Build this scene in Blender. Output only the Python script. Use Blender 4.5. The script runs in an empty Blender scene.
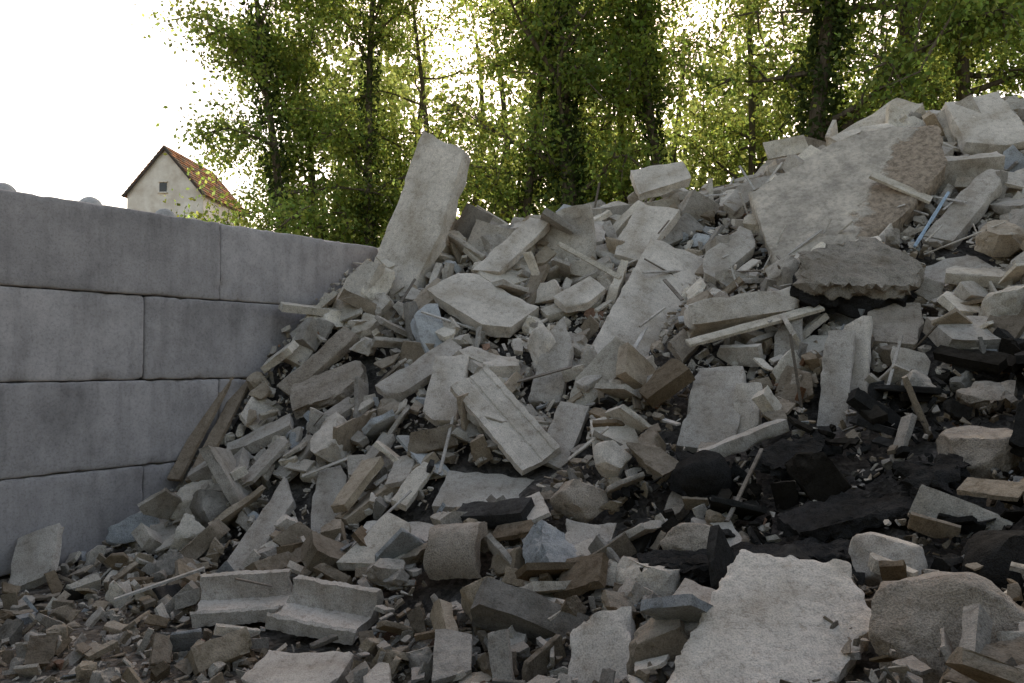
import bpy, bmesh, math, random
import numpy as np
from mathutils import Vector, Matrix, noise

scene=bpy.context.scene
random.seed(7); rng=np.random.default_rng(7)
EYE=1.77; F=853.0
def S(a,e,d):
    """image pixel column a, row e and guessed depth d -> world metres"""
    return np.array([(a-512)/F*d, d, EYE+(362-e)/F*d])

# ------------------------------------------------------------------ materials
def newmat(name):
    m=bpy.data.materials.new(name); m.use_nodes=True
    nt=m.node_tree; nt.nodes.clear()
    out=nt.nodes.new('ShaderNodeOutputMaterial')
    return m,nt,out
def N(nt,t,**kw):
    n=nt.nodes.new(t)
    for k,v in kw.items(): setattr(n,k,v)
    return n
def L(nt,a,b): nt.links.new(a,b)
def ramp(nt,src,stops):
    r=nt.nodes.new('ShaderNodeValToRGB'); L(nt,src,r.inputs[0])
    el=r.color_ramp.elements
    while len(el)<len(stops): el.new(0.5)
    for e,(p,c) in zip(el,stops):
        e.position=p; e.color=(c[0],c[1],c[2],1) if hasattr(c,'__len__') else (c,c,c,1)
    return r.outputs[0]
def mul(nt,a,b,fac=1.0,mode='MULTIPLY'):
    m=nt.nodes.new('ShaderNodeMix'); m.data_type='RGBA'; m.blend_type=mode
    if not isinstance(fac,(int,float)): L(nt,fac,m.inputs[0])
    else: m.inputs[0].default_value=fac
    for s,i in ((a,6),(b,7)):
        if isinstance(s,tuple): m.inputs[i].default_value=(s[0],s[1],s[2],1)
        else: L(nt,s,m.inputs[i])
    return m.outputs[2]
def noise_tex(nt,vec,scale,detail=4,rough=.6):
    n=nt.nodes.new('ShaderNodeTexNoise'); n.inputs['Scale'].default_value=scale
    n.inputs['Detail'].default_value=detail; n.inputs['Roughness'].default_value=rough
    L(nt,vec,n.inputs['Vector']); return n.outputs[0]
def bump(nt,h,strength,dist,prev=None):
    b=nt.nodes.new('ShaderNodeBump'); b.inputs['Strength'].default_value=strength; b.inputs['Distance'].default_value=dist
    L(nt,h,b.inputs['Height'])
    if prev is not None: L(nt,prev,b.inputs['Normal'])
    return b.outputs[0]
def madd(nt,a,k,b=None):
    m=N(nt,'ShaderNodeMath',operation='MULTIPLY_ADD'); L(nt,a,m.inputs[0]); m.inputs[1].default_value=k
    if b is None: m.inputs[2].default_value=0
    else: L(nt,b,m.inputs[2])
    return m.outputs[0]
def matte(nt,out,c,nrm):
    d=N(nt,'ShaderNodeBsdfDiffuse'); d.inputs['Roughness'].default_value=.6
    L(nt,c,d.inputs['Color']); L(nt,nrm,d.inputs['Normal']); L(nt,d.outputs[0],out.inputs[0])

def rubble_mat(name,base=None,dust=.35,grain=1.0,layer=None,bst=.55):
    m,nt,out=newmat(name)
    tc=N(nt,'ShaderNodeTexCoord'); v=tc.outputs['Object']
    if base is None:
        at=N(nt,'ShaderNodeAttribute',attribute_name='piece'); col=at.outputs['Color']
    else:
        rgb=N(nt,'ShaderNodeRGB'); rgb.outputs[0].default_value=(*base,1); col=rgb.outputs[0]
    n1=noise_tex(nt,v,2.3,2,.65); n2=noise_tex(nt,v,17,4,.76); n3=noise_tex(nt,v,120,1,.7)
    if layer is not None:
        sp0=N(nt,'ShaderNodeSeparateXYZ'); L(nt,v,sp0.inputs[0]); zz_=madd(nt,n2,.05,sp0.outputs['Z'])
        mr=N(nt,'ShaderNodeMapRange'); L(nt,zz_,mr.inputs[0]); mr.inputs[1].default_value=layer[1]; mr.inputs[2].default_value=layer[1]+.012
        col=mul(nt,col,layer[0],mr.outputs[0],'MIX')
    c=mul(nt,col,ramp(nt,n1,[(.3,(.70,.66,.60)),(.5,(.97,.97,.96)),(.7,(1.18,1.18,1.18))]))
    c=mul(nt,c,ramp(nt,n2,[(.3,(.66,.63,.59)),(.46,(.96,.96,.96)),(.7,(1.14,1.14,1.12))]))
    c=mul(nt,c,ramp(nt,n3,[(.32,.55),(.5,1.0),(.68,1.22)]),.7*min(1.3,grain)/1.3*1.2)
    geo=N(nt,'ShaderNodeNewGeometry'); sp=N(nt,'ShaderNodeSeparateXYZ'); L(nt,geo.outputs['Normal'],sp.inputs[0])
    up=ramp(nt,sp.outputs['Z'],[(.35,0.0),(.95,dust)])
    dm=mul(nt,up,ramp(nt,n2,[(.3,.2),(.6,1.0)]))
    dm=mul(nt,dm,ramp(nt,col,[(.03,.12),(.25,1.0)]))
    c=mul(nt,c,(.51,.455,.385),dm,'MIX')
    h=madd(nt,n3,.16*grain,n2)
    matte(nt,out,c,bump(nt,h,bst,.028))
    return m
M_rub=rubble_mat('rubble_concrete')
M_light=rubble_mat('pale_concrete',(.57,.51,.435),.3,bst=.42)
M_mid=rubble_mat('grey_concrete',(.43,.385,.33),.3,bst=.5)
M_asph=rubble_mat('broken_asphalt',(.032,.030,.028),.15,1.5,bst=1.0)
M_asph2=rubble_mat('asphalt_with_base_course',(.03,.028,.026),.12,1.5,layer=((.28,.245,.20),.045),bst=1.0)
M_stone=rubble_mat('rough_stone',(.34,.285,.225),.3,1.3,bst=.9)
M_wood=rubble_mat('weathered_wood',(.27,.21,.15),.2)
M_palewood=rubble_mat('pale_wood',(.54,.48,.39),.1)
M_pole=rubble_mat('painted_metal',(.42,.52,.62),0,.4)

def stucco_mat():
    m,nt,out=newmat('plastered_masonry')
    tc=N(nt,'ShaderNodeTexCoord'); v=tc.outputs['Object']
    n1=noise_tex(nt,v,1.6,4,.6); n2=noise_tex(nt,v,18,5,.75); n3=noise_tex(nt,v,6,3,.7)
    sp=N(nt,'ShaderNodeSeparateXYZ'); L(nt,v,sp.inputs[0])
    xx=N(nt,'ShaderNodeMath',operation='SUBTRACT'); L(nt,sp.outputs['X'],xx.inputs[0]); L(nt,sp.outputs['Y'],xx.inputs[1])
    ad=madd(nt,n1,1.0,madd(nt,n3,.6,xx.outputs[0]))
    mr=N(nt,'ShaderNodeMapRange'); L(nt,ad,mr.inputs[0]); mr.inputs[1].default_value=1.55; mr.inputs[2].default_value=1.66
    pl=mul(nt,(.57,.50,.41),ramp(nt,n1,[(.3,.76),(.7,1.1)]))
    pl=mul(nt,pl,ramp(nt,n3,[(.35,.8),(.6,1.05)]))
    pl=mul(nt,pl,ramp(nt,n2,[(.3,.68),(.55,1.05)]))
    br=mul(nt,(.34,.27,.20),ramp(nt,n2,[(.3,.40),(.6,1.25)]))
    c=mul(nt,pl,br,mr.outputs[0],'MIX')
    h=madd(nt,mr.outputs[0],-.8,n2)
    matte(nt,out,c,bump(nt,h,.8,.04)); return m
M_stucco=stucco_mat()

def wall_mat():
    m,nt,out=newmat('cast_concrete_blocks')
    tc=N(nt,'ShaderNodeTexCoord'); v=tc.outputs['Object']
    at=N(nt,'ShaderNodeAttribute',attribute_name='piece')
    oi=N(nt,'ShaderNodeObjectInfo')
    va=N(nt,'ShaderNodeVectorMath',operation='ADD'); L(nt,v,va.inputs[0]); L(nt,oi.outputs['Location'],va.inputs[1]); v=va.outputs[0]
    mp=N(nt,'ShaderNodeMapping'); mp.inputs['Scale'].default_value=(5,5,.7); L(nt,v,mp.inputs[0])
    n1=noise_tex(nt,v,1.1,4,.6); n2=noise_tex(nt,mp.outputs[0],1.3,4,.65); n3=noise_tex(nt,v,45,4,.8); n4=noise_tex(nt,v,6,4,.6)
    c=mul(nt,at.outputs['Color'],ramp(nt,n1,[(.3,.76),(.5,1.0),(.7,1.14)]))
    c=mul(nt,c,ramp(nt,n2,[(.32,.82),(.5,1.0),(.72,1.07)]))
    c=mul(nt,c,ramp(nt,n4,[(.35,.88),(.6,1.03)]))
    c=mul(nt,c,ramp(nt,n3,[(.3,.68),(.5,1.0),(.7,1.08)]))
    matte(nt,out,c,bump(nt,madd(nt,n3,.5,n4),.3,.014)); return m
M_wall=wall_mat()

def dirt_mat(name,base):
    m,nt,out=newmat(name)
    tc=N(nt,'ShaderNodeTexCoord'); v=tc.outputs['Object']
    n1=noise_tex(nt,v,.8,3,.6); n2=noise_tex(nt,v,9,5,.78)
    vo=N(nt,'ShaderNodeTexVoronoi'); vo.inputs['Scale'].default_value=28; L(nt,v,vo.inputs['Vector'])
    c=mul(nt,base,ramp(nt,n1,[(.3,.6),(.7,1.2)]))
    c=mul(nt,c,ramp(nt,n2,[(.3,.4),(.5,1.0),(.7,1.5)]))
    c=mul(nt,c,ramp(nt,vo.outputs['Color'],[(.2,.6),(.9,1.6)]),.7)
    matte(nt,out,c,bump(nt,madd(nt,vo.outputs['Distance'],.3,n2),.9,.05)); return m
M_dirt=dirt_mat('gravelly_dirt',(.14,.12,.098))
M_fines=dirt_mat('dark_rubble_fines',(.10,.088,.075))

def leaf_mat(name,dif,tra,mixf=.5):
    m,nt,out=newmat(name)
    at=N(nt,'ShaderNodeAttribute',attribute_name='piece')
    d=N(nt,'ShaderNodeBsdfDiffuse'); t=N(nt,'ShaderNodeBsdfTranslucent')
    L(nt,mul(nt,at.outputs['Color'],dif),d.inputs[0]); L(nt,mul(nt,at.outputs['Color'],tra),t.inputs[0])
    mx=N(nt,'ShaderNodeMixShader'); mx.inputs[0].default_value=mixf; L(nt,d.outputs[0],mx.inputs[1]); L(nt,t.outputs[0],mx.inputs[2])
    L(nt,mx.outputs[0],out.inputs[0]); return m
M_leaf=leaf_mat('spring_leaves',(.14,.18,.05),(.42,.49,.11),.55)
M_far=leaf_mat('far_leaves',(.15,.18,.065),(.38,.44,.13),.55)
M_ivy=leaf_mat('ivy_leaves',(.055,.075,.028),(.09,.12,.03),.35)
def bark():
    m,nt,out=newmat('bark'); tc=N(nt,'ShaderNodeTexCoord'); v=tc.outputs['Object']
    mp=N(nt,'ShaderNodeMapping'); mp.inputs['Scale'].default_value=(6,6,1); L(nt,v,mp.inputs[0])
    n=noise_tex(nt,mp.outputs[0],3,4,.7)
    bs=N(nt,'ShaderNodeBsdfDiffuse')
    L(nt,ramp(nt,n,[(.3,(.06,.048,.035)),(.7,(.2,.16,.115))]),bs.inputs['Color'])
    L(nt,bs.outputs[0],out.inputs[0]); return m
M_bark=bark()

# ------------------------------------------------------------------ mesh helpers
def mesh_from(name,V,T,cols=None,mats=(),midx=None,smooth=None,k=3):
    me=bpy.data.meshes.new(name); nv=len(V); nf=len(T)
    me.vertices.add(nv); me.vertices.foreach_set('co',np.ascontiguousarray(V,dtype=np.float32).ravel())
    me.loops.add(nf*k); me.loops.foreach_set('vertex_index',np.ascontiguousarray(T,dtype=np.int32).ravel())
    me.polygons.add(nf); me.polygons.foreach_set('loop_start',np.arange(0,nf*k,k,dtype=np.int32))
    if midx is not None: me.polygons.foreach_set('material_index',np.asarray(midx,dtype=np.int32))
    me.update(calc_edges=True)
    if cols is not None:
        a=me.attributes.new('piece','FLOAT_COLOR','POINT')
        c=np.ones((nv,4),dtype=np.float32); c[:,:3]=cols; a.data.foreach_set('color',c.ravel())
    for m in mats: me.materials.append(m)
    if smooth is not None:
        me.polygons.foreach_set('use_smooth',np.ones(nf,dtype=bool))
        me.set_sharp_from_angle(angle=math.radians(smooth))
    else:
        me.polygons.foreach_set('use_smooth',np.zeros(nf,dtype=bool))
    return me
def obj(name,me,parent=None):
    o=bpy.data.objects.new(name,me); scene.collection.objects.link(o)
    if parent: o.parent=parent
    return o

def rough_piece(Lx,W,T,seed,ncut=3,res=.1,chip=.03,rough=.006,cutdepth=.25,flatcuts=True,poly=None):
    """convex slab broken by random fracture planes, subdivided, with chipped arrises"""
    r=random.Random(seed)
    bm=bmesh.new()
    if poly is None:
        bmesh.ops.create_cube(bm,size=1)
        for v in bm.verts: v.co=Vector((v.co.x*Lx,v.co.y*W,v.co.z*T))
        planes=[(Vector((1,0,0)),Lx/2,0),(Vector((-1,0,0)),Lx/2,0),(Vector((0,1,0)),W/2,0),(Vector((0,-1,0)),W/2,0)]
    else:
        planes=[]; ctr=sum((Vector(p) for p in poly),Vector((0,0)))/len(poly)
        for i,p in enumerate(poly):
            q=Vector(poly[(i+1)%len(poly)]); p=Vector(p); e=(q-p).normalized(); n2=Vector((e.y,-e.x))
            if n2.dot(p-ctr)<0: n2=-n2
            planes.append((Vector((n2.x,n2.y,0)),n2.dot(p),1))
            for z in(-T/2,T/2): bm.verts.new((p.x,p.y,z))
        bmesh.ops.convex_hull(bm,input=bm.verts[:])
    planes+=[(Vector((0,0,1)),T/2,0),(Vector((0,0,-1)),T/2,0)]
    for i in range(ncut):
        a=r.uniform(0,2*math.pi)
        n=Vector((math.cos(a)*W,math.sin(a)*Lx,0)).normalized()
        n.z=r.uniform(-.35,.35) if flatcuts else r.uniform(-.9,.9); n.normalize()
        sup=max(n.dot(v.co) for v in bm.verts)
        lo=min(n.dot(v.co) for v in bm.verts)
        d=sup-(sup-lo)*r.uniform(.06,cutdepth)
        g=bm.verts[:]+bm.edges[:]+bm.faces[:]
        bmesh.ops.bisect_plane(bm,geom=g,plane_co=n*d,plane_no=n,clear_outer=True)
        pts=[v.co.copy() for v in bm.verts]; bm.free(); bm=bmesh.new()
        for p in pts: bm.verts.new(p)
        bmesh.ops.remove_doubles(bm,verts=bm.verts[:],dist=1e-4)
        bmesh.ops.convex_hull(bm,input=bm.verts[:])
        planes.append((n,d,1))
    bmesh.ops.triangulate(bm,faces=bm.faces[:])
    for it in range(8):
        es=[e for e in bm.edges if e.calc_length()>res]
        if not es: break
        bmesh.ops.subdivide_edges(bm,edges=es,cuts=1)
        bmesh.ops.triangulate(bm,faces=[f for f in bm.faces if len(f.verts)>3])
    off=Vector((seed*3.7%91,seed*1.3%57,seed*.7%33))
    for v in bm.verts:
        p=v.co.copy()
        ds=sorted(((max(0,d-n.dot(p))),i) for i,(n,d,c) in enumerate(planes))
        e=ds[1][0]; n1=planes[ds[0][1]]; n2=planes[ds[1][1]]
        rg=rough*(3.5 if n1[2] else 1.0)
        q=noise.noise((p*(3/res*.25)+off)); q2=noise.noise((p*(1.2/max(Lx,W))*2+off))
        d1=n1[0]*(q*rg+q2*rg*1.5)
        c=max(0,noise.noise(p*(.35/res)+off*2)+.15)*chip*math.exp(-e/(chip*1.2))
        v.co=p+d1-(n1[0]+n2[0])*c
    bm.verts.ensure_lookup_table()
    bmesh.ops.recalc_face_normals(bm,faces=bm.faces[:])
    V=np.array([v.co[:] for v in bm.verts]); Tt=np.array([[v.index for v in f.verts] for f in bm.faces])
    bm.free(); return V,Tt

# ------------------------------------------------------------------ terrain of the pile
P0=np.array([-4.2,7.0]); WD=np.array([.581,.814]); WN=np.array([.814,-.581])
def wall_s(x,y): return (x-P0[0])*WN[0]+(y-P0[1])*WN[1]
cp=[(0,683,4.7),(200,683,4.7),(350,683,4.6),(500,683,4.3),(650,690,3.6),(800,690,3.2),(1000,690,3.0),
(100,600,6.3),(250,600,5.9),(400,600,5.5),(550,600,5.0),(700,605,4.4),(850,605,4.0),(1000,605,3.8),
(100,548,7.9),(200,540,7.4),(300,540,6.9),(450,540,6.2),(600,540,5.6),(750,540,5.2),(900,530,4.8),(1020,520,4.6),
(185,470,8.4),(300,470,7.7),(450,470,7.0),(600,470,6.5),(750,460,6.1),(900,450,5.7),(1020,430,5.5),
(225,390,9.0),(320,400,8.5),(450,400,7.9),(600,400,7.4),(750,390,7.0),(900,370,6.7),(1020,340,6.6),
(270,325,9.5),(350,330,9.2),(450,335,8.8),(600,335,8.4),(750,315,8.1),(900,285,7.9),(1020,255,7.8),
(330,268,10.2),(420,275,9.9),(520,275,9.8),(640,265,9.7),(760,245,9.5),(900,195,9.4),(1020,172,9.3),
(375,250,11),(430,245,11),(480,235,11),(600,220,11),(700,202,11),(780,183,11),(860,135,10.8),(940,128,10.8),(1024,118,10.6),(1150,100,10.5),
(1200,200,9),(1200,300,7),(1200,420,5),(1200,560,3.8)]
pts=[S(*c) for c in cp]
for x in np.arange(-1,10,1.5):
    zc=np.interp(x,[-1,0,2,4,6,9],[3.2,3.5,3.8,4.4,4.8,4.9])
    pts+= [np.array([x,12.8,zc-.5]),np.array([x,15.5,zc*.45]),np.array([x,18.5,0])]
for x,y in [(-4,4),(-2,3.4),(0,2.5),(1.5,1.5),(-5,6)]: pts.append(np.array([x,y,0.0]))
pts=np.array(pts); PX=pts[:,:2]; n=len(PX)
K=np.linalg.norm(PX[:,None]-PX[None],axis=2)
A=np.zeros((n+3,n+3)); A[:n,:n]=K-np.eye(n)*0.05; A[:n,n]=1; A[:n,n+1:]=PX; A[n:,:n]=A[:n,n:].T
w=np.linalg.solve(A,np.concatenate([pts[:,2],np.zeros(3)]))
gx=np.arange(-6,11.01,.07); gy=np.arange(1.2,20,.07)
GX,GY=np.meshgrid(gx,gy,indexing='ij'); Q=np.stack([GX.ravel(),GY.ravel()],1)
Z=np.zeros(len(Q))
for i in range(0,len(Q),8000):
    q=Q[i:i+8000]; Z[i:i+8000]=np.linalg.norm(q[:,None]-PX[None],axis=2)@w[:n]+w[n]+q@w[n+1:]
Z=np.maximum(Z,-.02).reshape(GX.shape)
Hraw=Z.copy()
def Hq(x,y):
    fx=np.clip((np.asarray(x)-gx[0])/.07,0,len(gx)-2.001); fy=np.clip((np.asarray(y)-gy[0])/.07,0,len(gy)-2.001)
    ix=fx.astype(int); iy=fy.astype(int); ax=fx-ix; ay=fy-iy
    return (Hraw[ix,iy]*(1-ax)*(1-ay)+Hraw[ix+1,iy]*ax*(1-ay)+Hraw[ix,iy+1]*(1-ax)*ay+Hraw[ix+1,iy+1]*ax*ay)
def Hn(x,y):
    e=.3; dx=(Hq(x+e,y)-Hq(x-e,y))/(2*e); dy=(Hq(x,y+e)-Hq(x,y-e))/(2*e)
    nn=np.stack([-dx,-dy,np.ones_like(dx)],-1); return nn/np.linalg.norm(nn,axis=-1,keepdims=True)

pile=bpy.data.objects.new('rubble_pile',None); scene.collection.objects.link(pile)
zz=Z.copy()
for i in range(len(gx)):
    for j in range(len(gy)):
        zz[i,j]+= .13*noise.fractal(Vector((gx[i]*1.6,gy[j]*1.6,3)),1.0,2.0,4)-.22
ss=wall_s(GX,GY)
zz[ss<-.3]=-.4
zz=np.where(Z<.03,np.minimum(zz,-.03),zz)
V=np.stack([GX.ravel(),GY.ravel(),zz.ravel()],1); nx,ny=GX.shape
I=np.arange(nx*ny).reshape(nx,ny)
T=np.stack([I[:-1,:-1].ravel(),I[1:,:-1].ravel(),I[1:,1:].ravel(),I[:-1,1:].ravel()],1)
keep=(zz.ravel()[T].max(1)>-.1); T=T[keep]
me=mesh_from('rubble_core',V,T,mats=[M_fines],smooth=60,k=4); obj('fines_core',me,pile)

# ------------------------------------------------------------------ individually recognisable pieces
# (name, A, B, C, thickness, material, cuts, cutdepth[, outline])
HER=[
('leaning_concrete_slab',(366,275,9.9),(424,131,10.3),(410,290,9.6),.24,M_light,0,.1,[(364,290),(422,129),(464,148),(438,236),(402,310)]),
('concrete_slab',(592,350,8.1),(652,237,9.5),(640,372,8.0),.17,M_light,0,.1,[(588,352),(652,236),(716,263),(640,376)]),
('plastered_wall_fragment',(772,262,8.8),(935,196,8.7),(752,182,9.7),.25,M_stucco,0,.2,[(749,190),(800,162),(862,127),(942,120),(950,162),(905,215),(868,240),(775,264)]),
('asphalt_slab',(800,283,7.3),(925,292,7.2),(805,243,7.8),.34,M_asph2,0,.25,[(795,248),(868,237),(930,262),(920,285),(850,285),(812,280)]),
('concrete_block',(693,325,7.5),(806,308,7.5),(698,300,7.6),.3,M_light,1,.08,None),
('concrete_panel',(450,385,7.4),(522,470,6.8),(482,360,7.6),.08,M_light,0,0,'panel'),
('paving_slab',(645,700,3.5),(850,700,3.5),(730,548,4.2),.16,M_light,0,.2,[(645,700),(742,545),(848,560),(874,618),(818,700)]),
('asphalt_sheet',(640,572,4.7),(865,550,4.6),(660,540,5.2),.09,M_asph,4,.25,None),
('asphalt_sheet',(800,532,4.9),(975,490,5.0),(810,500,5.4),.1,M_asph,5,.3,None),
('asphalt_sheet',(672,500,5.9),(722,495,5.8),(668,448,6.3),.07,M_asph,3,.2,None),
('asphalt_sheet',(765,470,5.7),(850,455,5.8),(770,440,6.1),.12,M_asph,4,.3,None),
('asphalt_sheet',(900,490,5.0),(990,470,5.0),(905,455,5.4),.14,M_asph,5,.3,None),
('concrete_slab',(972,150,9.5),(1040,138,9.4),(1000,90,10.1),.15,M_light,2,.15,None),
('concrete_slab',(838,400,6.8),(845,316,7.1),(866,402,6.7),.12,M_light,1,.12,None),
('concrete_slab',(814,432,6.6),(826,330,7.0),(845,433,6.5),.1,M_mid,2,.12,None),
('concrete_slab',(730,440,6.7),(735,382,6.9),(757,440,6.6),.12,M_light,1,.12,None),
('concrete_block',(676,445,6.7),(700,355,7.3),(735,440,6.6),.25,M_mid,2,.15,None),
('concrete_slab',(432,505,6.7),(535,512,6.5),(450,470,7.1),.12,M_mid,2,.15,None),
('concrete_slab',(425,290,9.0),(500,335,8.5),(470,268,9.3),.15,M_light,3,.2,None),
('concrete_slab',(375,385,8.1),(450,338,8.5),(388,402,7.9),.1,M_mid,2,.15,None),
('concrete_beam',(708,465,6.1),(790,432,6.3),(707,450,6.1),.12,M_mid,1,.1,None),
('concrete_slab',(925,235,8.5),(985,165,8.9),(955,240,8.3),.14,M_mid,2,.2,None),
('paving_slab',(867,340,7.1),(930,346,7.0),(890,300,7.5),.08,M_stone,2,.2,None),
('concrete_slab',(885,375,6.8),(925,385,6.7),(892,345,6.9),.1,M_light,3,.2,None),
('concrete_slab',(215,580,6.8),(285,475,7.6),(240,585,6.7),.1,M_mid,2,.15,None),
('concrete_slab',(308,535,7.0),(318,468,7.5),(340,540,6.9),.1,M_mid,2,.15,None),
('concrete_slab',(225,455,8.2),(290,425,8.2),(232,440,8.4),.12,M_mid,2,.15,None),
('concrete_block',(565,690,4.2),(572,605,4.5),(628,695,4.1),.22,M_light,3,.2,None),
('paving_slab',(235,685,4.6),(330,690,4.5),(265,645,5.0),.1,M_mid,3,.2,None),
('paving_slab',(8,590,6.7),(20,537,7.1),(50,588,6.6),.08,M_mid,1,.1,None),
('concrete_slab',(470,270,9.5),(530,215,10.1),(485,285,9.3),.1,M_light,2,.15,None),
('concrete_slab',(600,250,9.7),(640,200,10.1),(640,262,9.4),.12,M_light,3,.2,None),
('concrete_slab',(690,265,9.0),(740,225,9.4),(715,280,8.8),.12,M_mid,3,.2,None),
('concrete_slab',(545,300,8.8),(590,275,9.0),(565,315,8.6),.1,M_light,3,.2,None),
('concrete_slab',(655,355,7.6),(720,290,8.2),(672,372,7.5),.12,M_stone,2,.2,None),
('concrete_slab',(930,290,7.8),(1000,270,7.8),(940,260,8.2),.14,M_mid,3,.2,None),
('rough_boulder',(960,400,6.0),(1030,400,5.9),(965,380,6.2),.3,M_stone,6,.25,None),
('concrete_slab',(525,400,7.7),(545,315,8.2),(560,405,7.6),.14,M_mid,3,.2,None),
('concrete_slab',(355,545,6.5),(430,540,6.4),(362,520,6.8),.09,M_light,3,.2,None),
('rough_boulder',(290,415,8.3),(375,385,8.3),(300,380,8.7),.14,M_stone,4,.2,None),
('concrete_slab',(655,520,5.9),(700,440,6.5),(670,528,5.8),.1,M_stone,2,.2,None),
('concrete_block',(555,545,5.7),(605,555,5.6),(570,510,6.0),.2,M_mid,4,.25,None),
('concrete_slab',(530,470,6.9),(560,400,7.4),(560,480,6.8),.1,M_mid,3,.2,None),
('concrete_beam',(277,385,8.7),(345,325,9.0),(290,395,8.6),.12,M_stone,1,.1,None),
('concrete_slab',(420,420,7.6),(435,355,8.1),(455,425,7.5),.1,M_light,1,.1,None),
('concrete_slab',(640,195,10.6),(700,185,10.6),(650,165,11),.12,M_light,3,.2,None),
('concrete_slab',(720,200,10.2),(765,165,10.6),(735,212,10.1),.1,M_mid,3,.2,None),
('wooden_plank',(168,478,8.15),(226,366,8.95),(180,480,8.1),.04,M_wood,0,0,None),
('wooden_plank',(186,480,8.05),(243,371,9.1),(199,482,8.0),.04,M_wood,0,0,None),
('wooden_board',(560,241,9.6),(622,275,9.0),(561,247,9.55),.03,M_palewood,0,0,None),
('wooden_board',(690,345,7.3),(825,308,7.4),(690,338,7.4),.03,M_palewood,0,0,None),
('wooden_board',(875,170,9.0),(935,196,8.8),(876,177,8.9),.03,M_palewood,0,0,None),
('wooden_board',(770,158,10.6),(812,150,10.6),(770,140,10.7),.03,M_palewood,0,0,None),
('metal_pole',(915,245,8.3),(950,190,8.6),(918,246,8.3),.03,M_pole,0,0,None),
]
frames=[]
def place(name,V,T,ce,u,v,nn,mat,smooth=38):
    me=mesh_from(name,V,T,None,mats=[mat],smooth=smooth,k=T.shape[1])
    o=obj(name,me)
    o.matrix_world=Matrix(((u[0],v[0],nn[0],ce[0]),(u[1],v[1],nn[1],ce[1]),(u[2],v[2],nn[2],ce[2]),(0,0,0,1))); return o
cam0=np.array([0,0,EYE])
for i,(nm,a,b,c,Th,mat,nc,cd,outl) in enumerate(HER):
    A_,B_,C_=S(*a),S(*b),S(*c)
    u=B_-A_; Lx=np.linalg.norm(u); u/=Lx
    v=C_-A_; v=v-u*v.dot(u); W=np.linalg.norm(v); v/=W
    nn=np.cross(u,v)
    if nn.dot(cam0-A_)<0: nn=-nn
    ce=A_+u*Lx/2+v*W/2-nn*Th/2
    v2=np.cross(nn,u)
    frames.append((ce,u,v2,nn,Lx,W,Th))
    res=max(.03,min(.07,ce[1]*.0075)); thin=Th<.06
    if outl=='panel':
        prof=[(-W/2,Th/2),(-W/2+.05,Th/2),(-W/2+.06,Th/2-.012),(-.03,Th/2-.012),(-.02,Th/2-.022),(.0,Th/2-.022),(.01,Th/2-.012),(W/2-.06,Th/2-.012),(W/2-.05,Th/2),(W/2,Th/2),(W/2,-Th/2),(-W/2,-Th/2)]
        m_=40; V=[];T=[]
        for s in range(m_+1):
            x=-Lx/2+Lx*s/m_
            for (y,z) in prof:
                jj=.04*noise.noise(Vector((y*6,z*6,s))) if s in(0,m_) else 0
                V.append((x+jj,y+.010*noise.noise(Vector((x*14,y*9,3))),z+.008*noise.noise(Vector((x*9,y*9,z*9)))))
        pn=len(prof)
        for s in range(m_):
            for q in range(pn):
                a0=s*pn+q; a1=s*pn+(q+1)%pn; T.append((a0,a0+pn,a1+pn)); T.append((a0,a1+pn,a1))
        c0=len(V); V.append((-Lx/2,0,0)); V.append((Lx/2,0,0))
        for q in range(pn):
            T.append((c0,q,(q+1)%pn)); T.append((c0+1,m_*pn+(q+1)%pn,m_*pn+q))
        V=np.array(V);T=np.array(T)
    else:
        poly=None
        if outl:
            poly=[]
            for (aa,ee) in outl:
                d=S(aa,ee,1.0)-cam0; t=(A_-cam0).dot(nn)/d.dot(nn); p=cam0+d*t-ce; poly.append((p.dot(u),p.dot(v2)))
        asp='asphalt' in nm
        V,T=rough_piece(Lx,W,Th,100+i,nc,res if not thin else .06,.006 if thin else (.06 if asp else min(.035,Th*.22)),.001 if thin else (.026 if asp else .012 if 'boulder' in nm else .004),cd,True,poly)
    place(nm,V,T,ce,u,v2,nn,mat)

def boulder(name,c,r,seed,mat,sub=5,sq=(1,1,1)):
    bm=bmesh.new(); bmesh.ops.create_icosphere(bm,subdivisions=sub,radius=1)
    o_=Vector((seed*7.1,seed*2.3,seed))
    rr=random.Random(seed); pl=[(Vector((rr.gauss(0,1),rr.gauss(0,1),rr.gauss(0,1))).normalized(),rr.uniform(.62,.9)) for _ in range(14)]
    for v in bm.verts:
        p=v.co.copy()
        for n_,d_ in pl:
            k=n_.dot(p)-d_
            if k>0: p-=n_*k*.92
        p*=1+.10*noise.fractal(p*1.6+o_,1,2,5)
        v.co=Vector((p.x*r*sq[0],p.y*r*sq[1],p.z*r*sq[2]))
    me=bpy.data.meshes.new(name); bm.to_mesh(me); bm.free(); me.materials.append(mat)
    for p in me.polygons: p.use_smooth=True
    me.set_sharp_from_angle(angle=math.radians(40))
    o=obj(name,me); o.location=c; frames.append((np.array(c),np.array([1,0,0.]),np.array([0,1.,0]),np.array([0,0,1.]),r*1.6,r*1.6,r)); return o
boulder('rough_boulder',S(940,632,3.7),.36,3,M_stone,5,(1,.9,.8))
boulder('rough_boulder',S(985,455,5.5),.30,5,M_stone,5,(1.1,.9,.75))
boulder('rough_boulder',S(885,560,4.5),.2,8,M_mid,4,(1,.9,.9))
boulder('asphalt_chunk',S(1012,560,4.3),.28,9,M_asph,4,(1.2,.9,.8))
boulder('asphalt_chunk',S(700,475,5.9),.2,21,M_asph,4,(1.0,.9,1.0))
boulder('rough_boulder',S(690,540,5.1),.15,11,M_stone,4,(1.3,.9,.8))
boulder('rough_boulder',S(610,460,6.4),.17,12,M_light,4,(1,.9,.9))
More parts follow.
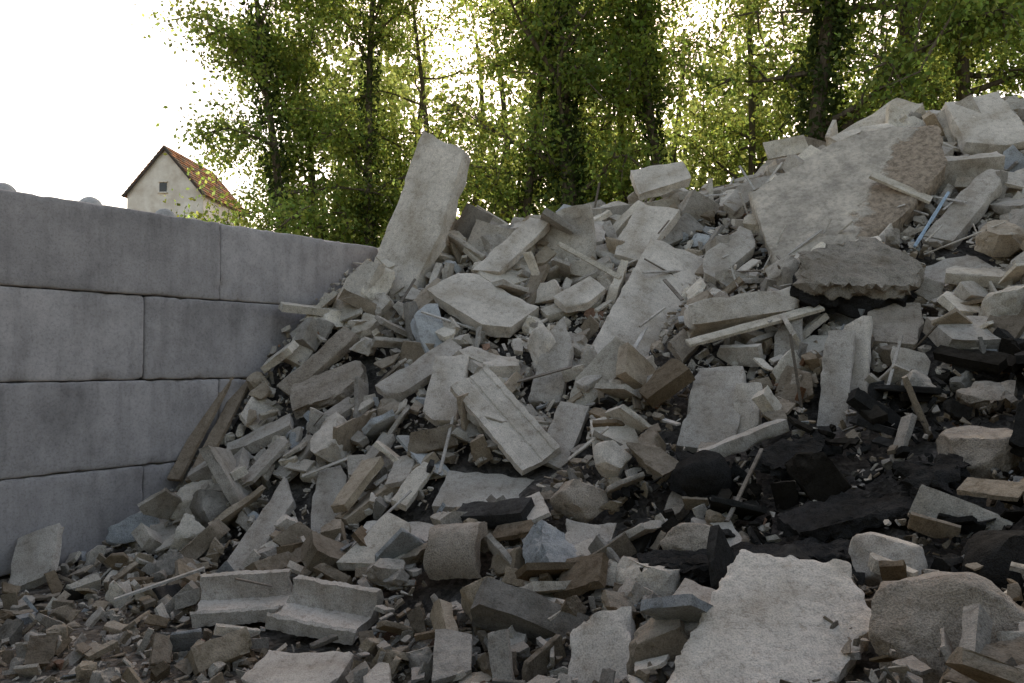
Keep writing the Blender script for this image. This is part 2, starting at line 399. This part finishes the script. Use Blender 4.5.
boulder('rough_boulder',S(580,500,6.1),.19,14,M_stone,4,(1.1,.9,.9))
boulder('rough_boulder',S(545,350,8.1),.22,15,M_light,4,(.8,.8,1.1))

def extr(name,prof,length,ce,u,up,mat,seed):
    u=np.array(u,float);u/=np.linalg.norm(u); up=np.array(up,float); v=np.cross(up,u); v/=np.linalg.norm(v); w_=np.cross(u,v)
    m_=30; pn0=len(prof); pp=[]
    for q in range(pn0):
        a0=np.array(prof[q]);b0=np.array(prof[(q+1)%pn0]); kk=max(1,int(np.linalg.norm(b0-a0)/.03))
        for s in range(kk): pp.append(a0+(b0-a0)*s/kk)
    pn=len(pp); V=[];T=[]
    for s in range(m_+1):
        x=-length/2+length*s/m_
        for (y,z) in pp:
            pv=Vector((x*8,y*8,z*8+seed)); d=.006*noise.noise(pv)+.007*noise.noise(pv*4)
            ex=.05*noise.noise(Vector((y*7,z*7,seed+s))) if s in (0,m_) else 0
            V.append((x+ex,y+d,z+d))
    for s in range(m_):
        for q in range(pn):
            a0=s*pn+q;a1=s*pn+(q+1)%pn; T.append((a0,a1,a1+pn,a0+pn))
    me=bpy.data.meshes.new(name); me.from_pydata(V,[],T+[tuple(range(pn))[::-1],tuple(m_*pn+q for q in range(pn))]); me.materials.append(mat)
    for p in me.polygons: p.use_smooth=True
    me.set_sharp_from_angle(angle=math.radians(35))
    o=obj(name,me); o.matrix_world=Matrix(((u[0],v[0],w_[0],ce[0]),(u[1],v[1],w_[1],ce[1]),(u[2],v[2],w_[2],ce[2]),(0,0,0,1)))
    frames.append((np.array(ce)+np.array([0,-.08,0]),u,v,w_,length,.55,.3)); return o
Lp=[(-.20,0.0),(-.18,.012),(-.15,-.02),(.08,-.03),(.115,.03),(.13,.12),(.19,.12),(.20,-.09),(-.19,-.09)]
extr('kerb_channel',Lp,.60,S(245,600,5.8)+np.array([0,0,.02]),(1,.05,.05),(0,-.15,1),M_mid,1)
extr('kerb_channel',Lp,.60,S(325,612,5.5)+np.array([0,0,.02]),(1,-.25,-.10),(0,-.15,1),M_mid,2)
ring=[]
for k in range(13):
    a=math.pi*(-.05+.85*k/12); ring.append((.21*math.cos(a),.21*math.sin(a)))
for k in range(12,-1,-1):
    a=math.pi*(-.05+.85*k/12); ring.append((.11*math.cos(a),.11*math.sin(a)))
extr('concrete_pipe_fragment',ring,.36,S(462,553,5.9),(.95,-.3,.12),(.1,-.95,.3),M_stone,4)

# ------------------------------------------------------------------ random rubble
protos=[];slabp=[]
specs=[(1,.66,.11,2,.3,True),(1,.5,.15,2,.25,True),(1,.8,.09,3,.35,True),(1,.7,.45,5,.3,False),(1,.25,.13,1,.12,True),(1,.8,.6,6,.3,False),(1,.45,.26,3,.25,True),(1,.42,.08,2,.2,True)]
for s in range(64):
    k=s%len(specs); a=specs[k]
    p=rough_piece(a[0],a[1],a[2],s+1,a[3],.09,.022 if k not in(3,5) else .04,.007 if k not in(3,5) else .016,a[4],a[5]); protos.append(p)
    if k not in (3,5): slabp.append(p)
lowp=[]
for s in range(30):
    a=specs[s%len(specs)]
    lowp.append(rough_piece(a[0],a[1],a[2],s+500,a[3]+2,.6,.02,.02,a[4]*1.2,a[5]))
def rotmats(nrm,tilt,spin):
    n=len(nrm); r=rng.uniform(0,2*np.pi,n)
    ref=np.stack([np.cos(r),np.sin(r),np.zeros(n)],1)
    t=np.cross(nrm,ref); t/=np.linalg.norm(t,axis=1,keepdims=True)
    z=nrm*np.cos(tilt)[:,None]+np.cross(t,nrm)*np.sin(tilt)[:,None]
    x=np.cross(t,z)*np.cos(spin)[:,None]+t*np.sin(spin)[:,None]
    y=np.cross(z,x); return np.stack([x,y,z],2)
def piece_cols(n,X,Y,size):
    k=rng.random(n); c=np.zeros((n,3))
    pal=[((.47,.42,.355),.40),((.58,.52,.43),.23),((.35,.315,.27),.16),((.35,.285,.21),.145),((.38,.385,.38),.04),((.31,.19,.13),.008),((.06,.057,.054),.006)]
    cum=0; c[:]=pal[0][0]
    for col,p in pal:
        m=(k>=cum)&(k<cum+p); c[m]=col; cum+=p
    m=(size>.3)&(c[:,0]>c[:,2]*1.9); c[m]=pal[0][0]
    m=(X>.75)&(Y<6.5)&(Y>4.2)&(rng.random(n)<.60); c[m]=(.04,.038,.035)
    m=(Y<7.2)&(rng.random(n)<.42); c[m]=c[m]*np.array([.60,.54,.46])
    c*=np.clip(.68+(Y-4.5)*.10,.68,1.06)[:,None]  # shade toward the near foot of the pile, put into the piece colours
    return c*rng.uniform(.68,1.18,n)[:,None]
def in_hero(P,r):
    bad=np.zeros(len(P),bool)
    for ce,u,v,nn,Lx,W,Th in frames:
        d=P-ce; a=np.abs(d@u)-Lx/2; b=np.abs(d@v)-W/2; c=d@nn
        bad|=(a<r*.40)&(b<r*.40)&(c>-Th/2-r*.1)&(c<Th/2+.5+r*.5)
    bad|=(r>.10)&(P[:,1]<3.8)&(P[:,0]>.3)&(P[:,0]<1.5)
    return bad
def scatter(count,smin,smax,power,mind,region,off,tiltsd,protoset,name,wallgap=.5,hero=True,minz=-1,toe=.28):
    x=rng.uniform(region[0],region[1],count*3); y=rng.uniform(region[2],region[3],count*3)
    h=Hq(x,y); ok=(np.abs(x/y)<.82)&(h>minz)
    x,y,h=x[ok],y[ok],h[ok]; x,y,h=x[:count],y[:count],h[:count]; n=len(x)
    size=smin*(smax/smin)**(rng.random(n)**power)
    size=np.where(h<.12,np.minimum(size,toe*rng.uniform(.5,1,n)),size)
    size=np.where(y<4,np.minimum(size,.45),size)
    nrm=Hn(x,y); t=np.abs(rng.normal(0,tiltsd,n)); Rm=rotmats(nrm,t,rng.uniform(0,6.28,n))
    P=np.stack([x,y,h],1)+nrm*(rng.uniform(off[0],off[1],n)*size)[:,None]
    ok=wall_s(P[:,0],P[:,1])>size*wallgap
    if hero: ok&=~in_hero(P,size)
    idx=np.where(ok)[0]
    if mind>0:
        order=idx[np.argsort(-size[idx])]; acc=[]; ap=np.zeros((len(order),3)); as_=np.zeros(len(order)); m=0
        for i in order:
            if m:
                d=np.linalg.norm(ap[:m]-P[i],axis=1)
                if (d<mind*(as_[:m]+size[i])*.5).any(): continue
            ap[m]=P[i]; as_[m]=size[i]; m+=1; acc.append(i)
        idx=np.array(acc)
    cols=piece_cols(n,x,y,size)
    VV=[];TT=[];CC=[];o_=0
    pid=rng.integers(0,len(protoset),n); sc=rng.uniform(.8,1.25,(n,3))
    for i in idx:
        V,T=protoset[pid[i]]
        v=(V*sc[i]*size[i])@Rm[i].T+P[i]
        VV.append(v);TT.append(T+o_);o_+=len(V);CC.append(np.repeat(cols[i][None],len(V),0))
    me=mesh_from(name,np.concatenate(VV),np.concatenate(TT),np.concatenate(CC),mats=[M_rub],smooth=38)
    obj(name,me,pile); return len(idx)
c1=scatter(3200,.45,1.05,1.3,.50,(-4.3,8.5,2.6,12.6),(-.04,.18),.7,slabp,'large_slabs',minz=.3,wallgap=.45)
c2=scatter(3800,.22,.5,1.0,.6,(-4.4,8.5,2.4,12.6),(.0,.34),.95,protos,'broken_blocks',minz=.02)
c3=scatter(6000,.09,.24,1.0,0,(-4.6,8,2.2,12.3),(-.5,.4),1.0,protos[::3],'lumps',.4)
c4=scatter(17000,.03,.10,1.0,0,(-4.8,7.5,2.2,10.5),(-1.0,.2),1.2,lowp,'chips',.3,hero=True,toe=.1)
nst=115; x=np.concatenate([rng.uniform(-3.5,6.5,45),rng.uniform(1,6.5,70)]); y=np.concatenate([rng.uniform(5.5,11.5,45),rng.uniform(7.5,11.5,70)]); h=Hq(x,y)
VV=[];TT=[];CC=[];o_=0
cube=np.array([[a,b,c] for a in(-.5,.5) for b in(-.5,.5) for c in(-.5,.5)]); cf=np.array([[0,1,3,2],[4,6,7,5],[0,4,5,1],[2,3,7,6],[0,2,6,4],[1,5,7,3]])
nr=Hn(x,y)
for i in range(nst):
    if abs(x[i]/y[i])>.75 or wall_s(x[i],y[i])<.6: continue
    u=rng.normal(0,1,3); u=u-nr[i]*(u@nr[i])*.5; u/=np.linalg.norm(u); v=np.cross(u,nr[i]); v/=np.linalg.norm(v); w_=np.cross(u,v)
    Ln=rng.uniform(.25,.8); d=np.array([Ln,rng.uniform(.010,.04),rng.uniform(.008,.018)])
    VV.append((cube*d)@np.stack([u,v,w_])+np.array([x[i],y[i],h[i]+.10])+nr[i]*.06); TT.append(cf+o_);o_+=8
    col=[(.50,.46,.40),(.42,.39,.35),(.54,.51,.47),(.2,.17,.14)][rng.integers(0,4)]; CC.append(np.repeat(np.array([col]),8,0))
me=mesh_from('sticks',np.concatenate(VV),np.concatenate(TT),np.concatenate(CC),mats=[M_rub],k=4); obj('sticks_and_bars',me,pile)

# ------------------------------------------------------------------ ground
bm=bmesh.new(); bmesh.ops.create_grid(bm,x_segments=60,y_segments=60,size=300)
me=bpy.data.meshes.new('ground'); bm.to_mesh(me); bm.free(); me.materials.append(M_dirt); g=obj('ground',me); g.location=(0,0,-.02)

# ------------------------------------------------------------------ block wall
wall=bpy.data.objects.new('concrete_block_wall',None); scene.collection.objects.link(wall)
def block(name,t0,t1,z0,col,seed):
    r=random.Random(seed)
    bm=bmesh.new(); bmesh.ops.create_cube(bm,size=1)
    Lb=t1-t0-.008
    for v in bm.verts: v.co=Vector((v.co.x*Lb,v.co.y*.8,v.co.z*.792))
    bmesh.ops.bevel(bm,geom=bm.edges[:],offset=.022,segments=2,affect='EDGES',profile=.5)
    for it in range(6):
        es=[e for e in bm.edges if e.calc_length()>.09]
        if not es: break
        bmesh.ops.subdivide_edges(bm,edges=es,cuts=1,use_grid_fill=True)
    o_=Vector((seed*3.1,seed,0))
    for v in bm.verts:
        p=v.co; q=noise.noise(p*11+o_)
        v.co=p+Vector((0,-1 if p.y<0 else 1,0))*(noise.noise(p*2+o_)*.004)
        near=sorted([Lb/2-abs(p.x),.4-abs(p.y),.396-abs(p.z)])
        if near[1]<.03 and q>.1: v.co-=Vector((0,math.copysign(1,p.y),math.copysign(1,p.z)))*q*.03
    me=bpy.data.meshes.new(name); bm.to_mesh(me); bm.free(); me.materials.append(M_wall)
    a=me.attributes.new('piece','FLOAT_COLOR','POINT'); cc=np.ones((len(me.vertices),4),dtype=np.float32); cc[:,:3]=col; a.data.foreach_set('color',cc.ravel())
    for p in me.polygons: p.use_smooth=True
    me.set_sharp_from_angle(angle=math.radians(50))
    o=obj(name,me,wall); tc=(t0+t1)/2; c=P0+WD*tc-WN*(.4+r.uniform(-.008,.012))
    o.location=(c[0],c[1],z0+.4); o.rotation_euler=(0,0,math.atan2(WD[1],WD[0])+r.uniform(-.003,.003)); return o
bl=2.3; k=0
for row in range(4):
    off=2.1 if row%2==1 else 1.28
    for q in range(-4,4):
        k+=1; g_=random.Random(k).uniform(.9,1.1)
        base=np.array([.43,.395,.375])*g_
        block('block_%d'%k,off+bl*q,off+bl*(q+1),row*.8,base,k)
for q in range(-8,2):
    t=.95+.77*q; c=P0+WD*t-WN*.4
    bm=bmesh.new(); bmesh.ops.create_uvsphere(bm,u_segments=24,v_segments=14,radius=.12)
    for v in bm.verts: v.co.z=max(v.co.z,-.02)*1.1
    me=bpy.data.meshes.new('stud'); bm.to_mesh(me); bm.free(); me.materials.append(M_wall)
    for p in me.polygons: p.use_smooth=True
    a=me.attributes.new('piece','FLOAT_COLOR','POINT'); cc=np.ones((len(me.vertices),4),dtype=np.float32); cc[:,:3]=(.42,.41,.39); a.data.foreach_set('color',cc.ravel())
    o=obj('stud_%d'%(q+9),me,wall); o.location=(c[0],c[1],3.195)

# ------------------------------------------------------------------ house
def simple_mat(name,c1,c2,scale=2,rough=.9):
    m,nt,out=newmat(name); tc=N(nt,'ShaderNodeTexCoord'); n=noise_tex(nt,tc.outputs['Object'],scale,6,.65)
    bs=N(nt,'ShaderNodeBsdfPrincipled'); bs.inputs['Roughness'].default_value=rough
    L(nt,ramp(nt,n,[(.32,c1),(.65,c2)]),bs.inputs['Base Color']); L(nt,bump(nt,n,.4,.03),bs.inputs['Normal']); L(nt,bs.outputs[0],out.inputs[0]); return m
M_white=simple_mat('old_whitewash',(.55,.48,.39),(.82,.77,.68),1.4)
M_frame=simple_mat('dark_timber',(.03,.025,.02),(.08,.06,.05),5)
M_glass=simple_mat('dark_opening',(.015,.015,.018),(.03,.03,.035),3,.3)
mt,nt,out=newmat('clay_roof_tiles'); at=N(nt,'ShaderNodeAttribute',attribute_name='piece'); bs=N(nt,'ShaderNodeBsdfDiffuse')
tc=N(nt,'ShaderNodeTexCoord'); nn_=noise_tex(nt,tc.outputs['Object'],4,4,.6); L(nt,mul(nt,at.outputs['Color'],ramp(nt,nn_,[(.3,.6),(.7,1.2)])),bs.inputs['Color']); L(nt,bs.outputs[0],out.inputs[0]); M_tile=mt
house=bpy.data.objects.new('plastered_house',None); scene.collection.objects.link(house)
hx0,hx1,hy0,hy1=-1.83,1.83,0,5.4; ez=9.7; rz=11.85
house.location=(-16.33,40,0); house.rotation_euler=(0,0,math.radians(-3))
V=[(hx0,hy0,0),(hx1,hy0,0),(hx1,hy0,ez),(0,hy0,rz),(hx0,hy0,ez),(hx0,hy1,0),(hx1,hy1,0),(hx1,hy1,ez),(0,hy1,rz),(hx0,hy1,ez)]
Fc=[(0,1,2,3,4),(9,8,7,6,5),(1,6,7,2),(5,0,4,9),(2,7,8,3),(4,3,8,9)]
me=bpy.data.meshes.new('walls'); me.from_pydata(V,[],Fc); me.materials.append(M_white); obj('walls',me,house)
def boxm(name,c,s,mat,parent,rot=None,bev=.01):
    bm=bmesh.new(); bmesh.ops.create_cube(bm,size=1)
    for v in bm.verts: v.co=Vector((v.co.x*s[0],v.co.y*s[1],v.co.z*s[2]))
    bmesh.ops.bevel(bm,geom=bm.edges[:],offset=bev,segments=1,affect='EDGES')
    me=bpy.data.meshes.new(name); bm.to_mesh(me); bm.free(); me.materials.append(mat); o=obj(name,me,parent); o.location=c
    if rot: o.rotation_euler=rot
    return o
for i,(x,z,w_,h_) in enumerate([(-.1,10.0,.34,.42),(0,6.8,.8,1.1),(0,3.8,.8,1.1)]):
    boxm('window_%d'%i,(x,-.01,z),(w_,.06,h_),M_glass,house)
    boxm('sill_%d'%i,(x,-.05,z-h_/2-.05),(w_+.12,.14,.06),M_white,house); boxm('lintel_%d'%i,(x,-.03,z+h_/2+.05),(w_+.1,.08,.06),M_white,house)
boxm('door',(0,-.02,1.05),(1,.08,2.1),M_frame,house)
VV=[];TT=[];CC=[];o_=0; sl=math.atan2(rz-ez,hx1); SL=math.hypot(rz-ez,hx1)+.25
for sgn in (-1,1):
    for r_ in range(13):
        for q in range(26):
            s0=SL*(r_+.5)/13; xx=(s0)*math.cos(sl); z=rz+.07-s0*math.sin(sl)
            d=np.array([SL/13*1.25,5.8/26*.92,.05]); a=sl-.12
            R=np.array([[math.cos(a)*sgn,0,math.sin(a)*sgn],[0,1,0],[-math.sin(a),0,math.cos(a)]])
            VV.append((cube*d)@R.T+np.array([xx*sgn,-.2+5.8*(q+.5)/26,z])); TT.append(cf+o_);o_+=8
            col=np.array([.25,.13,.075])*rng.uniform(.5,1.4)
            if rng.random()<.35: col=np.array([.15,.12,.09])
            CC.append(np.repeat(col[None],8,0))
me=mesh_from('roof_tiles',np.concatenate(VV),np.concatenate(TT),np.concatenate(CC),mats=[M_tile],k=4); obj('roof',me,house)
for sgn in(-1,1):
    boxm('bargeboard',(sgn*hx1/2*1.05,-.16,(rz+ez)/2-.05),(math.hypot(rz-ez,hx1)+.3,.05,.14),M_frame,house,(0,sgn*sl,0))

# ------------------------------------------------------------------ trees
def tube(path,rad,sides,VV,TT,o_):
    path=np.array(path); n=len(path)
    for i in range(n):
        d=path[min(i+1,n-1)]-path[max(i-1,0)]; d=d/(np.linalg.norm(d)+1e-9)
        a=np.cross(d,[.3,.9,.1]); a/=np.linalg.norm(a)+1e-9; b=np.cross(d,a)
        for s in range(sides):
            t=2*np.pi*s/sides; VV.append(path[i]+(a*np.cos(t)+b*np.sin(t))*rad[i])
    for i in range(n-1):
        for s in range(sides):
            p=o_+i*sides+s; q=o_+i*sides+(s+1)%sides; TT.append((p,q,q+sides,p+sides))
    return o_+n*sides
def leaf_quads(C,size,r):
    n=len(C); nrm=r.normal(0,1,(n,3)); nrm[:,2]=np.abs(nrm[:,2])*.8; nrm/=np.linalg.norm(nrm,axis=1,keepdims=True)
    a=np.cross(nrm,r.normal(0,1,(n,3))); a/=np.linalg.norm(a,axis=1,keepdims=True); b=np.cross(nrm,a)
    s=(size*r.uniform(.6,1.35,n))[:,None]
    V=np.stack([C-a*s*.5,C+b*s*.32,C+a*s*.55,C-b*s*.32],1).reshape(-1,3)
    T=np.arange(4*n).reshape(n,4); return V,T
def tree(name,x,y,h,tr,cr,cb,seed,lpc=45,ivy=0,leaf=.12,nl=24,lean=0,sig=.34):
    r=np.random.default_rng(seed)
    VV=[];TT=[];o_=0
    m_=12; path=[];p=np.array([x,y,0.0]); dr=np.array([lean+r.normal(0,.03),r.normal(0,.03),1.0])
    for i in range(m_+1):
        path.append(p.copy()); dr[:2]+=r.normal(0,.035,2); p=p+dr*h/m_
    rad=[tr*(1-.85*(i/m_))*(1.25 if i==0 else 1) for i in range(m_+1)]
    o_=tube(path,rad,10,VV,TT,o_); path=np.array(path)
    cl=[]
    for q in range(nl):
        f=cb+(1-cb)*(q+r.random())/nl; z=f*m_; i0=int(min(z,m_-1)); s=path[i0]+(path[i0+1]-path[i0])*(z-i0)
        az=r.uniform(0,2*np.pi); prof=math.sin(math.pi*min(1,.22+.78*(f-cb)/(1-cb)*.98))**.6
        ln=cr*prof*r.uniform(.55,1.1); el=r.uniform(.1,.9)
        d=np.array([math.cos(az)*math.cos(el),math.sin(az)*math.cos(el),math.sin(el)])
        lp=[s];k_=6
        for t in range(k_):
            d=d+r.normal(0,.16,3); d[2]+=-.03; d/=np.linalg.norm(d); lp.append(lp[-1]+d*ln/k_)
        r0=tr*(1-.85*f)*.5
        o_=tube(lp,[max(.012,r0*(1-t/k_*.9)) for t in range(k_+1)],6,VV,TT,o_)
        for t in range(2,k_+1):
            cl.append(lp[t])
            for u_ in range(2):
                d2=d*.4+r.normal(0,.6,3); d2/=np.linalg.norm(d2); l2=ln*r.uniform(.18,.42)
                e1=lp[t]+d2*l2*.5; e2=e1+(d2+r.normal(0,.3,3)+[0,0,-.15])*l2*.5
                o_=tube([lp[t],e1,e2],[r0*.3+.008,r0*.18+.006,.005],4,VV,TT,o_)
                cl+= [e1,e2]
    cl=np.array(cl); nW=len(TT)
    cnt=(lpc*r.uniform(.2,1.8,len(cl))).astype(int)
    C=np.repeat(cl,cnt,0); sg=np.repeat(r.uniform(.5,1.3,len(cl)),cnt)[:,None]*sig
    C=C+r.normal(0,1,C.shape)*sg*[1,1,.7]
    cc=np.repeat(r.uniform(.5,1.35,len(cl)),cnt)[:,None]*r.uniform(.75,1.25,(len(C),1))*np.array([1,1,1])
    cc=cc*np.stack([r.uniform(.8,1.15,len(C)),np.ones(len(C)),r.uniform(.7,1.3,len(C))],1)
    LV,LT=leaf_quads(C,leaf,r)
    parts_V=[np.array(VV),LV]; parts_T=[np.array(TT),LT+len(VV)]; cols=[np.ones((len(VV),3)),np.repeat(cc,4,0)]; mi=[np.zeros(nW),np.ones(len(LT))]
    if ivy>0:
        ni=int(ivy); f=r.uniform(.02,.8,ni); z=f*m_; i0=np.minimum(z.astype(int),m_-1); s=path[i0]+(path[i0+1]-path[i0])*(z-i0)[:,None]
        az=r.uniform(0,2*np.pi,ni); lump=.32+.22*np.sin(f*21+seed)+.18*np.sin(f*47+az*2+seed); rr_=tr*.8+np.abs(r.normal(0,1,ni))*.28*np.maximum(lump,.1)*(1.5 if ivy>5000 else 1)+.06
        C=s+np.stack([np.cos(az)*rr_,np.sin(az)*rr_,r.normal(0,.15,ni)],1)
        IV,IT=leaf_quads(C,.13,r); b0=sum(len(p) for p in parts_V)
        parts_V.append(IV);parts_T.append(IT+b0);cols.append(np.repeat(r.uniform(.6,1.4,(ni,1))*np.ones((1,3)),4,0));mi.append(np.full(ni,2))
    me=mesh_from(name,np.concatenate(parts_V),np.concatenate(parts_T),np.concatenate(cols),mats=[M_bark,M_leaf,M_ivy],midx=np.concatenate(mi),k=4)
    return obj(name,me)
def bx(px,D): return (px-512)/F*D
TR=[(298,22,14,.17,3.0,.16,2500,.03),(330,23.5,15,.14,2.7,.3,1000,.02),(372,24,16,.18,3.0,.25,2200,0),(440,25,16,.14,3.2,.2,0,.03),(505,21,16,.16,3.2,.25,1500,.02),
(572,20,17,.24,3.4,.3,6500,.0),(640,23,16,.15,3.2,.25,0,0),(690,22,17,.2,3.4,.28,2800,0),(750,24,17,.16,3.2,.25,0,0),(806,19,17,.26,3.6,.32,7000,0),
(868,18.5,17,.25,3.2,.42,0,0),(930,23,17,.18,3.4,.25,0,0),(985,18.5,17,.25,3.2,.42,600,0),(1060,21,17,.2,3.5,.28,2000,0),(1150,20,17,.2,3.5,.28,1000,0)]
for i,(px,D,h,tr,cr,cb,iv,ln) in enumerate(TR):
    tree('ivy_clad_tree' if iv>2000 else 'deciduous_tree',bx(px,D),D,h,tr,cr,cb,40+i,lpc=36,ivy=iv,lean=ln)
def belt(name,n,xr,yr,hmax,leafsz,per,seed,amp=.16):
    r=np.random.default_rng(seed)
    cx=r.uniform(*xr,n); cy=r.uniform(*yr,n); cz=r.uniform(.5,hmax,n)*(1-amp+amp*np.sin(cx*.9))
    C=np.repeat(np.stack([cx,cy,cz],1),per,0); C=C+r.normal(0,1,C.shape)*[.75,.75,.5]
    LV,LT=leaf_quads(C,leafsz,r); cc=np.repeat(np.repeat(r.uniform(.5,1.3,n),per)[:,None]*np.ones((1,3)),4,0)
    VV=[];TT=[];o_=0; m=int((xr[1]-xr[0])/1.5)
    for q in range(m):
        x=xr[0]+1+q*1.45+r.normal(0,.4); y=r.uniform(*yr); path=[np.array([x+.3*math.sin(k*.7+q),y,k*hmax/9]) for k in range(10)]
        o_=tube(path,[.22*(1-k*.085) for k in range(10)],7,VV,TT,o_)
    me=mesh_from(name,np.concatenate([np.array(VV),LV]),np.concatenate([np.array(TT),LT+len(VV)]),np.concatenate([np.ones((len(VV),3)),cc]),mats=[M_bark,M_far],midx=np.concatenate([np.zeros(len(TT)),np.ones(len(LT))]),k=4)
    obj(name,me)
belt('background_trees',1500,(-7,30),(28,34),13.5,.31,44,5)
# unseen tree belt added behind the viewpoint to block low frontal sky light
belt('sky_blocking_belt',500,(-22,22),(-15,-12),8.0,.8,30,9)

# ------------------------------------------------------------------ light
az=math.radians(5); el=math.radians(41)
wd=bpy.data.worlds.new('World'); scene.world=wd; wd.use_nodes=True; nt=wd.node_tree
bg=nt.nodes['Background']; sky=nt.nodes.new('ShaderNodeTexSky'); sky.sky_type='NISHITA'; sky.sun_disc=False
sky.sun_elevation=el; sky.sun_rotation=az; sky.dust_density=1.6; sky.air_density=1.0
sky_gain=nt.nodes.new('ShaderNodeMix'); sky_gain.data_type='RGBA'; sky_gain.blend_type='MULTIPLY'; sky_gain.inputs[0].default_value=1
nt.links.new(sky.outputs[0],sky_gain.inputs[6]); sky_gain.inputs[7].default_value=(3.05,2.42,1.86,1)   # multiplies the sky brighter, above the background strength, with a warm white-balance tint
nt.links.new(sky_gain.outputs[2],bg.inputs[0]); bg.inputs[1].default_value=.15
sd=bpy.data.lights.new('sun','SUN'); sd.energy=5; sd.angle=math.radians(.5); sd.color=(1,.94,.82)
so=bpy.data.objects.new('sun',sd); scene.collection.objects.link(so)
dirv=Vector((math.sin(az)*math.cos(el),math.cos(az)*math.cos(el),math.sin(el)))
so.rotation_euler=dirv.to_track_quat('Z','Y').to_euler()
# ------------------------------------------------------------------ camera
cd_=bpy.data.cameras.new('camera'); cd_.lens=30; cd_.sensor_width=36; cd_.clip_end=1500
co=bpy.data.objects.new('camera',cd_); scene.collection.objects.link(co); co.location=(0,0,EYE)
co.rotation_euler=(math.radians(90)+math.atan(20.5/F),0,0); scene.camera=co
scene.view_settings.view_transform='Standard'; scene.view_settings.look='None'; scene.view_settings.exposure=0
